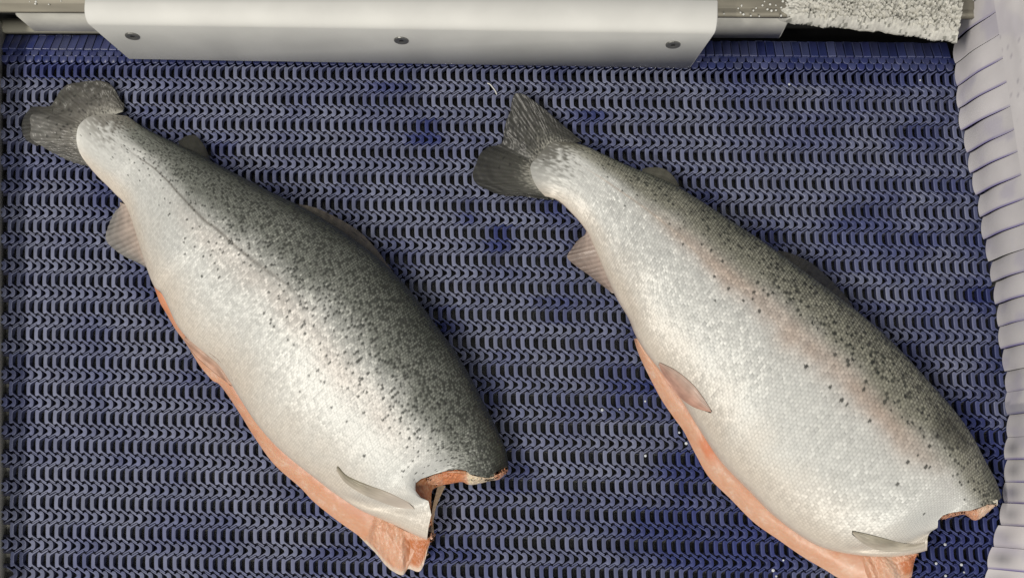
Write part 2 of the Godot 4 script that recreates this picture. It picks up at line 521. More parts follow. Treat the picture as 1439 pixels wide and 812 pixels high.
func fish_body(f: Dictionary, parent: Node3D) -> void:
	var nu := 600
	var nv := 216
	var V := smooth_line(flat(f.V), nu)
	var D := smooth_line(flat(f.D), nu)
	var T := smooth_line(flat(f.T), 200)
	var E := smooth_line(flat(f.E), 400, false)
	var v := PackedVector3Array()
	v.resize((nu + 1) * (nv + 1))
	# shifts that bring the two ends of the tube onto the outlines of the tail root and of the cut
	var dT := PackedVector3Array()
	var dE := PackedVector3Array()
	for j in nv + 1:
		var th := PI * j / nv
		var c := (1.0 - cos(th)) / 2.0
		var a := body_shape(f, 0.0, c, th, V, D, 0, false)
		var tp := T[roundi(c * 200)]
		dT.append(at(tp.x, tp.y, a.y / MM) - a)
		var b := body_shape(f, 1.0, c, th, V, D, nu, false)
		var ep := E[roundi(c * 400)]
		dE.append(at(ep.x, ep.y, b.y / MM) - b)
	for i in nu + 1:
		var s := float(i) / nu
		var bt := pow(clampf(1.0 - s / 0.07, 0, 1), 1.5)
		var be := pow(clampf((s - 0.84) / 0.16, 0, 1), 1.6)
		for j in nv + 1:
			var th := PI * j / nv
			var q := body_shape(f, s, (1.0 - cos(th)) / 2.0, th, V, D, i, true)
			q += dT[j] * bt + dE[j] * be
			q.y += noise.get_noise_2d(s * 260.0, j * 0.9 + f.seed) * f.lump * sin(th) * MM * (0.35 if s < 0.8 else 0.35 + (s - 0.8) * 3.0)
			# crease above the breast fin
			var cr: float = f.crease_w + (s - 0.93) * f.crease_slope
			if s > f.crease_s:
				var dd: float = (j / float(nv) - cr) / 0.05
				q.y -= f.crease_d * MM * exp(-dd * dd) * smoothstep(f.crease_s, f.crease_s + 0.06, s)
			v[i * (nv + 1) + j] = q
	var n := grid_normals(v, nu, nv)
	if n[(nu / 2) * (nv + 1) + nv / 2].y < 0:
		for i in n.size(): n[i] = -n[i]
	var col := PackedColorArray()
	col.resize(v.size())
	var bent := PackedVector3Array()
	bent.resize(v.size())
	var ns: float = f.scales_long
	var nb: float = f.scales_round
	for i in nu + 1:
		var s := float(i) / nu
		var sw: float = pow(s, 0.86)
		for j in nv + 1:
			var k := i * (nv + 1) + j
			var w := float(j) / nv
			var a := sw * ns
			var ia := int(floor(a))
			var b := w * nb + (0.5 if ia & 1 else 0.0) + noise.get_noise_2d(s * 300.0, w * 150.0) * 0.6
			var ib := int(floor(b))
			var fa := a - ia - 0.5
			var fb := b - ib - 0.5
			var r1 := hash2(ia + f.seed, ib)
			var r2 := hash2(ib + 77, ia + f.seed * 3)
			var depth: float = f.relief * (0.45 + 0.75 * smoothstep(0.3, 0.75, w)) * smoothstep(0.0, 0.12, s) * smoothstep(0.04, 0.2, w)
			var along := (v[mini(i + 1, nu) * (nv + 1) + j] - v[maxi(i - 1, 0) * (nv + 1) + j]).normalized()
			var across := n[k].cross(along)
			bent[k] = (n[k] + along * ((fa * 0.8 - 0.25) * 0.55 + (r1 - 0.5) * 0.7) * depth + across * (fb * 0.7 + (r2 - 0.5) * 0.7) * depth).normalized()
			v[k] += n[k] * (0.06 * depth * (0.5 - fa) * MM)
			col[k] = fish_color(f, s, w, fa, fb, ia, ib, r1, r2)
	var idx := grid_index(nu, nv, true)
	if (v[nv + 1 + nv / 2] - v[nv / 2]).cross(v[nv / 2 + 1] - v[nv / 2]).y < 0:
		idx = grid_index(nu, nv, false)
	# the underside, lying on the belt
	var mu := 60
	var mv := 16
	var lv := PackedVector3Array()
	var lc := PackedColorArray()
	for i in mu + 1:
		for j in mv + 1:
			var top := v[(i * nu / mu) * (nv + 1) + roundi(nv * j / float(mv))]
			var th := PI * j / mv
			var edge: float = lerpf(v[(i * nu / mu) * (nv + 1)].y, v[(i * nu / mu) * (nv + 1) + nv].y, j / float(mv))
			lv.append(Vector3(top.x, edge * (1.0 - 0.93 * pow(sin(th), 0.5)) + 0.0002, top.z))
			lc.append(col[(i * nu / mu) * (nv + 1) + (nv if j > mv / 2 else 0)])
	var ln := grid_normals(lv, mu, mv)
	for i in ln.size():
		if ln[i].y > 0: ln[i] = -ln[i]
	var base := v.size()
	v.append_array(lv)
	bent.append_array(ln)
	col.append_array(lc)
	var flip_low := (lv[(mu / 2 + 1) * (mv + 1) + mv / 2] - lv[(mu / 2) * (mv + 1) + mv / 2]).cross(lv[(mu / 2) * (mv + 1) + mv / 2 + 1] - lv[(mu / 2) * (mv + 1) + mv / 2]).y < 0
	idx.append_array(grid_index(mu, mv, flip_low, base))
	part("body", mesh_of(v, bent, col, idx), M.skin, parent)
	f.top = v
	f.nu = nu
	f.nv = nv

func fish_color(f: Dictionary, s: float, w: float, fa: float, fb: float, ia: int, ib: int, r1: float, r2: float) -> Color:
	var big := noise.get_noise_2d(s * 420.0 + f.seed * 31, w * 190.0)
	var ww := w + big * 0.05
	var belly := Color(0.70, 0.625, 0.535)
	var silver := Color(0.665, 0.672, 0.645)
	var grey: Color = f.grey
	var back: Color = f.back
	var c := belly.lerp(silver, smoothstep(0.08, 0.42, ww))
	var turn: float = f.turn + curve([0.0, 0.1, 0.12, 0.0, 1.0, 0.0], s)
	c = c.lerp(grey, smoothstep(turn - 0.11, turn + 0.07, ww))
	c = c.lerp(back, smoothstep(turn + 0.06, turn + 0.33, ww))
	# pink along the side
	var pk: float = exp(-pow((w + big * 0.02 - f.pink_w) / 0.05, 2.0)) * f.pink * smoothstep(0.12, 0.35, s) * (1.0 - smoothstep(0.72, 0.95, s)) * (0.9 + big * 0.3)
	c = c.lerp(Color(0.50, 0.335, 0.25), clampf(pk, 0, 0.8))
	# pale pink rim of the belly and darkening at the shoulder
	c = c.lerp(Color(0.64, 0.46, 0.38), 0.55 * (1.0 - smoothstep(0.0, 0.10, ww)) * (0.6 + big))
	c = c.lerp(f.nape, smoothstep(0.86, 0.99, s) * smoothstep(0.72, 0.92, w) * 0.9)
	# side line
	var ll: float = f.line_w
	var line := exp(-pow((w - ll) / 0.0065, 2.0)) * (1.0 - smoothstep(0.3, 0.62, s)) * smoothstep(0.03, 0.1, s) * (0.75 + 0.5 * r1)
	c = c.lerp(f.line, clampf(line * 0.7, 0.0, 0.8))
	# each scale a tone of its own, with a darker rim
	var dorsal := smoothstep(turn - 0.08, turn + 0.16, w)
	c = c * (1.0 + (r1 - 0.5) * (0.12 + 0.3 * dorsal))
	var away := Vector2(fa, fb).length()
	var rim := smoothstep(0.26, 0.56, away)
	c = c * (1.0 - rim * (0.17 + 0.42 * dorsal) * f.rim * smoothstep(0.05, 0.18, w) * smoothstep(0.01, 0.08, s))
	c = c.lerp(Color(0.46, 0.48, 0.43), dorsal * f.glint * (0.25 + 0.75 * r2 * r2) * 0.32 * (1.0 - smoothstep(0.12, 0.36, away)) * (1.0 - 0.7 * smoothstep(0.88, 1.0, w)))  # pale scale glints painted into the darker back
	# skin thins out raggedly over the root of the tail
	var rag := smoothstep(0.045, 0.008, s + 0.03 * fine.get_noise_2d(w * 900.0, s * 3000.0) + 0.012 * big)
	c = c.lerp(f.root, rag * f.root_amount * (f.root_low + (1.0 - f.root_low) * smoothstep(0.35, 0.6, w)))
	# smudged shoulder patch
	if f.patch > 0.0:
		var pd := Vector2((s - 0.83) / 0.07, (w - 0.80) / 0.10).length() + big * 0.8
		c = c * (1.0 - f.patch * (1.0 - smoothstep(0.3, 1.1, pd)))
	# dark spots
	if f.small_spots > 0.0:
		var pr: float = f.small_spots * smoothstep(turn - 0.14, turn + 0.12, w) * (0.55 + 0.6 * s) + f.flank_spots * smoothstep(0.32, 0.5, w)
		var r3 := hash2(ia * 3 + 11, ib * 5 + 3)
		if r3 < pr and Vector2(fa, fb).length() < 0.32 + 0.25 * r1:
			c = c.lerp(Color(0.028, 0.030, 0.026), 0.85)
	if f.big_spots > 0.0:
		var ca: float = s * f.spot_cells_long
		var cb: float = w * f.spot_cells_round
		for da in [-1, 0, 1]:
			for db in [-1, 0, 1]:
				var ka: int = int(floor(ca)) + da
				var kb: int = int(floor(cb)) + db
				var h := hash2(ka + 500, kb * 13 + f.seed)
				var cw: float = (kb + 0.5) / f.spot_cells_round
				var pr: float = f.big_spots * smoothstep(turn - 0.04, turn + 0.13, cw) * (0.7 + 0.5 * s) + (0.003 if cw > 0.4 else 0.0)
				if h < pr:
					var pa: float = ka + 0.2 + 0.6 * hash2(ka, kb + 9)
					var pb: float = kb + 0.2 + 0.6 * hash2(ka + 31, kb)
					var d := Vector2(ca - pa, (cb - pb) * 1.15).length() + fine.get_noise_2d(s * 9000.0, w * 4200.0) * 0.22
					var rad := 0.12 + 0.22 * hash2(ka + 5, kb + 17)
					c = c.lerp(Color(0.022, 0.024, 0.022), 0.92 * (1.0 - smoothstep(rad * 0.6, rad, d)))
	return c

# A fin or a strip: a sheet between two outlines, the first at height ha and the second at height hb (mm; numbers or key lists)
func strip(called: String, A: Array, B: Array, ha, hb, nu: int, nv: int, thick: float, m: Material, parent: Node3D, paint: Callable, shape: Callable, bend := 0.0, rays := 0.0, curved := true) -> MeshInstance3D:
	var a := smooth_line(flat(A), nu, curved)
	var b := smooth_line(flat(B), nu, curved)
	var v := PackedVector3Array()
	var c := PackedColorArray()
	for i in nu + 1:
		var u := float(i) / nu
		var za: float = curve(ha, u) if ha is Array else float(ha)
		var zb: float = curve(hb, u) if hb is Array else float(hb)
		var pa := at(a[i].x, a[i].y, za)
		var pb := at(b[i].x, b[i].y, zb)
		for j in nv + 1:
			var t := float(j) / nv
			var q := pa.lerp(pb, t)
			q.y += shape.call(u, t) * MM
			v.append(q)
			c.append(paint.call(u, t))
	var bends := PackedVector3Array()
	if bend > 0.0:
		for i in nu + 1:
			var u := float(i) / nu
			for j in nv + 1:
				var t := float(j) / nv
				var k := i * (nv + 1) + j
				var cross := (v[mini(i + 1, nu) * (nv + 1) + j] - v[maxi(i - 1, 0) * (nv + 1) + j]).normalized()
				var ph := u * rays * TAU
				bends.append(cross * bend * (0.3 + 1.6 * maxf(0.0, noise.get_noise_2d(u * 260.0 + 9, t * 120.0) + 0.1)) * (cos(ph) + 0.8 * fine.get_noise_2d(u * rays * 90.0, t * 160.0)) + Vector3(0, 0, 1) * bend * 0.5 * fine.get_noise_2d(u * 900.0 + 50, t * 500.0))
	return part(called, solid_sheet(v, c, nu, nv, thick, bends), m, parent)

# A fin that lies on the body's own skin: each point keeps its line of sight and takes the skin's height plus a little
func draped(called: String, f: Dictionary, A: Array, B: Array, off_a: float, off_b: float, lift_a: float, lift_b: float, parent: Node3D, paint: Callable) -> void:
	var nu := 50
	var nv := 14
	var a := smooth_line(flat(A), nu)
	var b := smooth_line(flat(B), nu)
	var box := Rect2(a[0], Vector2.ZERO)
	for p in a: box = box.expand(p)
	for p in b: box = box.expand(p)
	box = box.grow(14.0)
	var near := PackedVector2Array()
	var high := PackedFloat32Array()
	var top: PackedVector3Array = f.top
	for i in range(0, f.nu + 1, 2):
		for j in range(0, f.nv + 1, 2):
			var u := px_of(top[i * (f.nv + 1) + j])
			if box.has_point(u):
				near.append(u)
				high.append(top[i * (f.nv + 1) + j].y / MM)
	var v := PackedVector3Array()
	var c := PackedColorArray()
	for i in nu + 1:
		var u := float(i) / nu
		for j in nv + 1:
			var t := float(j) / nv
			var p := a[i].lerp(b[i], t)
			var best := 1e9
			var h := 0.0
			var sum := 1e-9
			for k in near.size():
				var d := near[k].distance_squared_to(p)
				best = minf(best, d)
				if d < 60.0:
					var wt := 1.0 / (d * d + 6.0)
					h += high[k] * wt
					sum += wt
			h = h / sum if sum > 1e-6 else 0.0
			h = lerpf(h, lerpf(off_a, off_b, u), smoothstep(2.0, 7.5, sqrt(best)))
			v.append(at(p.x, p.y, h + lerpf(lift_a, lift_b, t) + 0.5 * sin(t * PI) + 0.12 * cos(t * 5.0 * TAU)))
			c.append(paint.call(u, t))
	part(called, solid_sheet(v, c, nu, nv, 0.6), M.fin, parent)

func level(_u: float, _t: float) -> float:
	return 0.0

func flesh_paint(u: float, t: float, seedy: float, pale := 0.5) -> Color:
	var n := noise.get_noise_2d(u * 700.0 + seedy, t * 90.0)
	var m := fine.get_noise_2d(u * 2600.0 + seedy, t * 260.0)
	var c := Color(0.62, 0.285, 0.165).lerp(Color(0.66, 0.36, 0.24), clampf(pale + n * 0.8, 0, 1))
	c = c.lerp(Color(0.72, 0.52, 0.42), smoothstep(0.35, 0.7, n + m * 0.4) * 0.5)
	var fibre := pow(0.5 + 0.5 * sin(t * 34.0 + n * 9.0 + u * 14.0), 5.0)
	c = c.lerp(Color(0.74, 0.54, 0.42), 0.28 * fibre * (0.4 + 0.6 * absf(m) * 2.0))
	return c * (1.0 + 0.06 * m)

func fin_paint(base: Color, tip: Color, rays: float, spots: float, u: float, t: float, sd: int) -> Color:
	var c := base.lerp(tip, smoothstep(0.0, 1.0, t))
	var r := 0.5 + 0.5 * cos(u * rays * TAU)
	c = c * (0.86 + 0.22 * r * (0.6 + 0.4 * fine.get_noise_2d(u * 800.0 + sd, t * 300.0)))
	c = c * (1.0 + 0.3 * noise.get_noise_2d(u * 200.0 + sd, t * 160.0))
	if rays > 40.0:                # scales run out over the root of a tail in ragged flecks
		c = c.lerp(Color(0.40, 0.39, 0.34), 0.75 * smoothstep(0.30, 0.05, t + 0.22 * fine.get_noise_2d(u * 1500.0 + sd, t * 260.0)))
	if spots > 0.0:
		var ca := u * rays * 0.8
		var cb := t * 16.0 + (0.5 if int(floor(ca)) & 1 else 0.0)
		var h := hash2(int(floor(ca)) + sd, int(floor(cb)))
		if h < spots * (1.0 - smoothstep(0.5, 0.9, t)):
			var d := Vector2((ca - floor(ca) - 0.5) * 1.0, (cb - floor(cb) - 0.5)).length()
			c = c.lerp(Color(0.015, 0.015, 0.014), 0.8 * (1.0 - smoothstep(0.25, 0.45, d)))
	return c

func build_fish_left() -> Array:
	var t := thing("headless_trout", "headless silver trout on the left, back dark and finely dotted, tail near the corner", "fish", Vector3.ZERO, "headless trout lying on the belt")
	var f := {
		"V": [119, 227, 135, 246, 160, 271, 180, 296, 204, 368, 217, 402, 228, 413, 238, 433, 250, 458, 268, 480, 288, 497, 308, 514, 324, 537, 342, 566, 362, 596, 386, 624, 414, 649, 446, 674, 472, 694, 506, 716, 535, 729, 558, 739, 582, 751, 600, 758],
		"D": [178, 163, 200, 178, 225, 191, 250, 203, 280, 217, 305, 231, 340, 249, 385, 272, 430, 294, 470, 318, 510, 346, 545, 375, 580, 413, 613, 457, 640, 494, 663, 533, 685, 576, 700, 606, 711, 633, 715, 659],
		"T": [119, 227, 111, 213, 107, 196, 110, 178, 120, 167, 133, 162, 155, 161, 178, 163],
		"E": [600, 758, 602, 741, 606, 723, 601, 704, 591, 699, 584, 690, 582, 680, 591, 673, 610, 666, 628, 661, 643, 659, 655, 661, 660, 666, 668, 667, 676, 670, 686, 671, 696, 668, 706, 662, 715, 659],
		"hv": [0.0, 5.4, 0.15, 8.0, 0.35, 11.0, 0.7, 12.0, 1.0, 11.0], "hd": [0.0, 5.8, 0.2, 10.0, 0.5, 17.0, 0.8, 19.0, 1.0, 13.0], "H": [0.0, 0.8, 0.07, 5.6, 0.3, 17.0, 0.6, 25.0, 0.85, 24.0, 1.0, 15.0],
		"lump": 1.0, "crease_w": 0.24, "crease_slope": 1.2, "crease_s": 0.80, "crease_d": 3.2,
		"scales_long": 235.0, "scales_round": 84.0, "relief": 0.48, "seed": 11, "turn": 0.60, "grey": Color(0.20, 0.21, 0.185), "back": Color(0.042, 0.048, 0.038), "nape": Color(0.035, 0.04, 0.026),
		"pink_w": 0.5, "pink": 0.22, "line_w": 0.55, "line": Color(0.10, 0.085, 0.07), "small_spots": 0.33, "big_spots": 0.02, "spot_cells_long": 90.0, "spot_cells_round": 36.0, "rim": 1.1, "glint": 0.8, "root": Color(0.14, 0.13, 0.11), "root_amount": 0.9, "patch": 0.0, "root_low": 0.12, "flank_spots": 0.03,
	}
	fish_body(f, t)
	var tail_base := [172, 157, 150, 165, 135, 172, 124, 182, 118, 196, 122, 212, 130, 228]
	strip("tail_fin", tail_base, [174, 150, 166, 134, 157, 121, 141, 114, 118, 114, 97, 117, 84, 127, 77, 140, 71, 147, 66, 149, 56, 155, 43, 165, 43, 180, 42, 194, 58, 205, 75, 215, 98, 226, 124, 234],
		[0.0, 5.6, 0.5, 5.6, 1.0, 5.2], [0.0, 4.0, 0.25, 6.0, 0.5, 3.0, 0.75, 6.5, 1.0, 4.5], 150, 36, 0.7, M.fin, t,
		func(u, s): return fin_paint(Color(0.145, 0.137, 0.12), Color(0.065, 0.063, 0.055).lerp(Color(0.13, 0.128, 0.12), smoothstep(0.45, 0.6, u)), 44.0, 0.25, u, s, 3),
		func(u, s): return s * (1.2 * sin(u * 15.0) + 0.6 * fine.get_noise_2d(u * 500.0, s * 130.0)) + s * 0.15 * cos(u * 44.0 * TAU) - 2.5 * s * exp(-pow((u - 0.5) / 0.05, 2.0)), 0.06, 44.0)
	strip("dark_tail_layer", [75, 150, 70, 170, 72, 200], [44, 150, 33, 165, 30, 182, 36, 196, 50, 205], 2.6, 1.4, 40, 14, 0.6, M.fin, t,  # thin dark layer under the outer edge of the tail
		func(u, s): return fin_paint(Color(0.05, 0.048, 0.04), Color(0.03, 0.03, 0.028), 12.0, 0.0, u, s, 5), level, 0.15, 12.0)
	strip("anal_fin", [168, 284, 180, 292, 190, 315, 200, 345, 211, 378], [169, 290, 158, 303, 151, 320, 149, 338, 160, 350, 176, 361, 195, 370, 208, 378], 8.5, [0.0, 6.0, 0.4, 2.0, 1.0, 6.0], 80, 24, 0.6, M.fin, t,
		func(u, s): return fin_paint(Color(0.42, 0.34, 0.29), Color(0.20, 0.19, 0.18), 15.0, 0.0, u, s, 7), func(u, s): return 0.5 * s * sin(u * 22.0) + s * 0.3 * cos(u * 15.0 * TAU), 0.24, 15.0)
	strip("adipose_fin", [252, 206, 270, 214, 292, 226], [250, 199, 262, 191, 275, 191, 288, 207, 296, 226], 9.0, 5.5, 30, 10, 1.2, M.fin, t,
		func(u, s): return fin_paint(Color(0.042, 0.042, 0.034), Color(0.032, 0.031, 0.026), 5.0, 0.0, u, s, 9), level, 0.1, 5.0)
	strip("dorsal_fin", [425, 294, 455, 311, 490, 334, 522, 360, 555, 390], [420, 287, 440, 291, 468, 303, 503, 324, 527, 348, 545, 372, 562, 394], 16.0, [0.0, 14.0, 0.5, 8.0, 1.0, 13.0], 90, 14, 0.7, M.fin, t,
		func(u, s): return fin_paint(Color(0.06, 0.055, 0.045), Color(0.115, 0.10, 0.082), 14.0, 0.2, u, s, 13), func(u, s): return 0.4 * s * cos(u * 14.0 * TAU), 0.22, 14.0)
	# the lower belly wall shows its salmon lining beyond the silver edge
	var flap := strip("belly_flap", [228, 402, 248, 432, 275, 470, 310, 505, 345, 556, 390, 612, 420, 640, 455, 664, 500, 700, 545, 720, 590, 735, 606, 735], [216, 402, 224, 424, 232, 438, 246, 462, 262, 484, 280, 513, 298, 534, 310, 542, 335, 578, 358, 615, 385, 652, 422, 685, 440, 704, 471, 729, 511, 758, 528, 777, 542, 794, 553, 802, 565, 808, 572, 800],
		[0.0, 9.0, 0.3, 8.0, 1.0, 9.0], [0.0, 7.0, 0.2, 3.0, 1.0, 2.8], 260, 30, 1.6, M.flesh, t,
		func(u, s): return flesh_paint(u, s, 0.0, 0.55).lerp(Color(0.60, 0.30, 0.21), 0.7 * (1.0 - smoothstep(0.3, 0.62, s + 0.08 * sin(u * 30.0)))).lerp(Color(0.70, 0.22, 0.09), smoothstep(0.2, 0.0, u) * 0.6),
		func(u, s): return 1.8 * sin(s * PI) + 0.25 * noise.get_noise_2d(u * 700.0, s * 60.0), 0.03, 40.0)
	strip("throat_flesh", [520, 722, 545, 733, 575, 748, 600, 756, 606, 748], [505, 754, 518, 767, 528, 777, 542, 794, 553, 803, 566, 808, 573, 799, 588, 803, 595, 794, 602, 769, 609, 750], [0.0, 8.0, 0.18, 10.6, 1.0, 10.4], [0.0, 1.6, 0.15, 3.6, 0.6, 3.2, 1.0, 8.0], 90, 30, 2.0, M.flesh, t,
		func(u, s): return flesh_paint(u, s, 40.0, 0.75).lerp(Color(0.50, 0.16, 0.055), smoothstep(0.50, 0.62, u) * (1.0 - smoothstep(0.9, 0.98, u)) * smoothstep(0.12, 0.2, s) * (1.0 - smoothstep(0.75, 0.95, s)) * 0.9).lerp(Color(0.72, 0.56, 0.45), smoothstep(0.84, 0.98, s)),
		func(u, s): return smoothstep(0.0, 0.2, u) * 4.0 * sin(s * PI) * (1.0 - smoothstep(0.5, 0.62, u) * 0.9) + 0.6 * fine.get_noise_2d(u * 420.0, s * 150.0), 0.07, 12.0)
	# the neck cut: inner wall of the cavity, meat under the skin, far skin edge
	strip("neck_cavity", [606, 722, 600, 704, 592, 698, 584, 689, 584, 680, 600, 671, 630, 664, 655, 665], [608, 742, 607, 722, 606, 712, 606, 700, 608, 688, 618, 683, 636, 678, 652, 677], [0.0, 14.0, 1.0, 24.0], [0.0, 3.0, 1.0, 8.0], 70, 16, 1.2, M.flesh, t,
		func(u, s): return Color(0.42, 0.15, 0.06).lerp(Color(0.58, 0.30, 0.17), clampf(0.4 + 1.2 * fine.get_noise_2d(u * 600.0, s * 220.0), 0, 1)), level, 0.2, 20.0)
	strip("neck_meat", [600, 671, 622, 663, 643, 660, 655, 662, 662, 667, 676, 670, 688, 671, 700, 666, 714, 659], [602, 680, 622, 681, 648, 677, 656, 680, 664, 681, 679, 678, 690, 675, 702, 673, 714, 661], 23.0, [0.0, 14.0, 0.6, 15.0, 1.0, 14.0], 80, 14, 1.5, M.flesh, t,
		func(u, s): return flesh_paint(u, s, 80.0, 0.1).lerp(Color(0.60, 0.19, 0.07), 0.75 * smoothstep(0.08, 0.25, u) * (1.0 - smoothstep(0.38, 0.46, u))).lerp(Color(0.74, 0.58, 0.42), smoothstep(0.46, 0.5, u) * (1.0 - smoothstep(0.78, 0.85, u))), func(u, s): return 2.0 * sin(s * PI) + 1.5 * fine.get_noise_2d(u * 700.0, s * 120.0), 0.2, 16.0)
	strip("far_skin_edge", [616, 680, 612, 695, 608, 712, 606, 730, 604, 752], [626, 683, 619, 697, 612, 715, 609, 733, 610, 752], 5.0, 3.5, 40, 8, 1.0, M.fin, t,
		func(u, s): return Color(0.36, 0.26, 0.17) * (1.0 + 0.4 * fine.get_noise_2d(u * 500.0, s * 100.0)), level, 0.1, 6.0)
	draped("pectoral_fin", f, [474, 655, 488, 669, 515, 681, 545, 692, 574, 706], [473, 661, 483, 676, 505, 692, 535, 705, 560, 713, 582, 715], 28.0, 30.0, 0.4, 0.8, t,
		func(u, s): return fin_paint(Color(0.24, 0.215, 0.155), Color(0.46, 0.41, 0.34), 3.0, 0.0, u, s, 17).lerp(Color(0.56, 0.49, 0.43), smoothstep(0.25, 0.95, u) * 0.8))
	draped("pelvic_fin", f, [260, 473, 284, 489, 308, 507, 327, 533], [258, 478, 274, 499, 298, 521, 325, 542], 10.0, 12.0, 0.35, 1.0, t,
		func(u, s): return fin_paint(Color(0.46, 0.32, 0.25), Color(0.52, 0.31, 0.22), 3.0, 0.0, u, s, 19).lerp(Color(0.30, 0.20, 0.16), 0.6 * exp(-pow((s - 0.08) / 0.10, 2.0))))
	return [flat(f.V), flat(f.D)]

func build_fish_right() -> Array:
	var t := thing("headless_trout", "headless silver trout on the right with pink side streak and black-spotted back", "fish", Vector3.ZERO, "headless trout lying on the belt")
	var f := {
		"V": [766, 276, 783, 281, 801, 297, 823, 323, 838, 355, 852, 388, 867, 420, 883, 447, 893, 471, 908, 496, 930, 524, 955, 558, 982, 602, 1012, 647, 1054, 691, 1087, 724, 1127, 754, 1161, 771, 1208, 780, 1250, 782, 1280, 779, 1303, 773],
		"D": [800, 200, 822, 205, 850, 218, 880, 232, 915, 246, 948, 261, 980, 280, 1027, 311, 1067, 337, 1095, 357, 1133, 385, 1173, 415, 1213, 446, 1253, 482, 1280, 510, 1311, 545, 1339, 577, 1362, 609, 1382, 644, 1399, 674, 1408, 699],
		"T": [766, 276, 754, 262, 747, 246, 746, 232, 757, 219, 767, 207, 781, 200, 800, 200],
		"E": [1303, 773, 1304, 758, 1311, 747, 1318, 741, 1318, 731, 1325, 724, 1334, 721, 1350, 718, 1364, 717, 1379, 712, 1388, 708, 1398, 709, 1408, 699],
		"hv": [0.0, 5.4, 0.15, 8.0, 0.35, 11.0, 0.7, 12.0, 1.0, 10.0], "hd": [0.0, 5.8, 0.2, 10.0, 0.5, 17.0, 0.8, 19.0, 1.0, 12.0], "H": [0.0, 0.8, 0.07, 5.6, 0.3, 16.0, 0.6, 24.0, 0.85, 23.0, 1.0, 13.0],
		"lump": 1.0, "crease_w": 0.20, "crease_slope": 0.9, "crease_s": 0.82, "crease_d": 3.2,
		"scales_long": 188.0, "scales_round": 64.0, "relief": 0.55, "seed": 29, "turn": 0.655, "grey": Color(0.29, 0.285, 0.23), "back": Color(0.135, 0.145, 0.108), "nape": Color(0.10, 0.105, 0.08),
		"pink_w": 0.605, "pink": 0.6, "line_w": 0.60, "line": Color(0.55, 0.47, 0.40), "small_spots": 0.06, "big_spots": 0.75, "spot_cells_long": 74.0, "spot_cells_round": 30.0, "rim": 1.25, "glint": 1.0, "root": Color(0.09, 0.085, 0.07), "root_amount": 0.9, "patch": 0.6, "root_low": 0.45, "flank_spots": 0.004,
	}
	fish_body(f, t)
	strip("tail_fin", [806, 202, 788, 206, 775, 212, 766, 222, 757, 234, 756, 248, 766, 266, 778, 280], [818, 198, 800, 184, 778, 165, 760, 150, 742, 136, 731, 131, 723, 132, 719, 142, 717, 156, 711, 171, 708, 184, 706, 199, 697, 203, 687, 205, 680, 211, 674, 218, 669, 231, 664, 245, 669, 257, 683, 265, 703, 273, 738, 275, 770, 279],
		[0.0, 5.6, 0.5, 5.6, 1.0, 5.2], [0.0, 4.5, 0.25, 8.0, 0.55, 3.0, 0.8, 6.0, 1.0, 6.0], 160, 40, 0.7, M.fin, t,
		func(u, s): return fin_paint(Color(0.078, 0.077, 0.066), Color(0.034, 0.034, 0.031), 46.0, 0.55 * (1.0 - smoothstep(0.45, 0.6, u)) + 0.12, u, s, 23),
		func(u, s): return s * (0.9 * sin(u * 13.0) + 0.4 * fine.get_noise_2d(u * 500.0 + 90, s * 130.0)) + s * 0.12 * cos(u * 46.0 * TAU) - 2.5 * s * exp(-pow((u - 0.53) / 0.05, 2.0)), 0.03, 46.0)
	strip("anal_fin", [824, 322, 832, 338, 845, 368, 858, 398, 864, 412], [823, 330, 812, 338, 803, 350, 797, 362, 810, 374, 828, 387, 845, 400, 860, 412], 8.5, [0.0, 6.0, 0.4, 2.0, 1.0, 6.0], 80, 24, 0.6, M.fin, t,
		func(u, s): return fin_paint(Color(0.36, 0.28, 0.24), Color(0.20, 0.155, 0.135), 15.0, 0.0, u, s, 27).lerp(Color(0.6, 0.52, 0.46), smoothstep(0.93, 1.0, u) * 0.6), func(u, s): return 0.5 * s * sin(u * 22.0) + s * 0.3 * cos(u * 15.0 * TAU), 0.24, 15.0)
	strip("adipose_fin", [902, 242, 925, 251, 955, 266], [903, 237, 918, 235, 935, 238, 948, 250, 957, 266], 11.0, 9.0, 30, 10, 1.2, M.fin, t,
		func(u, s): return fin_paint(Color(0.11, 0.108, 0.085), Color(0.085, 0.082, 0.066), 5.0, 0.0, u, s, 9), level, 0.1, 5.0)
	strip("dorsal_fin", [1090, 356, 1120, 377, 1150, 399, 1180, 422, 1200, 437], [1094, 352, 1112, 356, 1138, 368, 1158, 384, 1176, 402, 1192, 420, 1202, 436], 16.0, [0.0, 14.0, 0.5, 7.0, 1.0, 13.0], 90, 14, 0.7, M.fin, t,
		func(u, s): return fin_paint(Color(0.05, 0.05, 0.042), Color(0.042, 0.042, 0.04), 14.0, 0.3, u, s, 33), func(u, s): return 0.4 * s * cos(u * 14.0 * TAU), 0.22, 14.0)
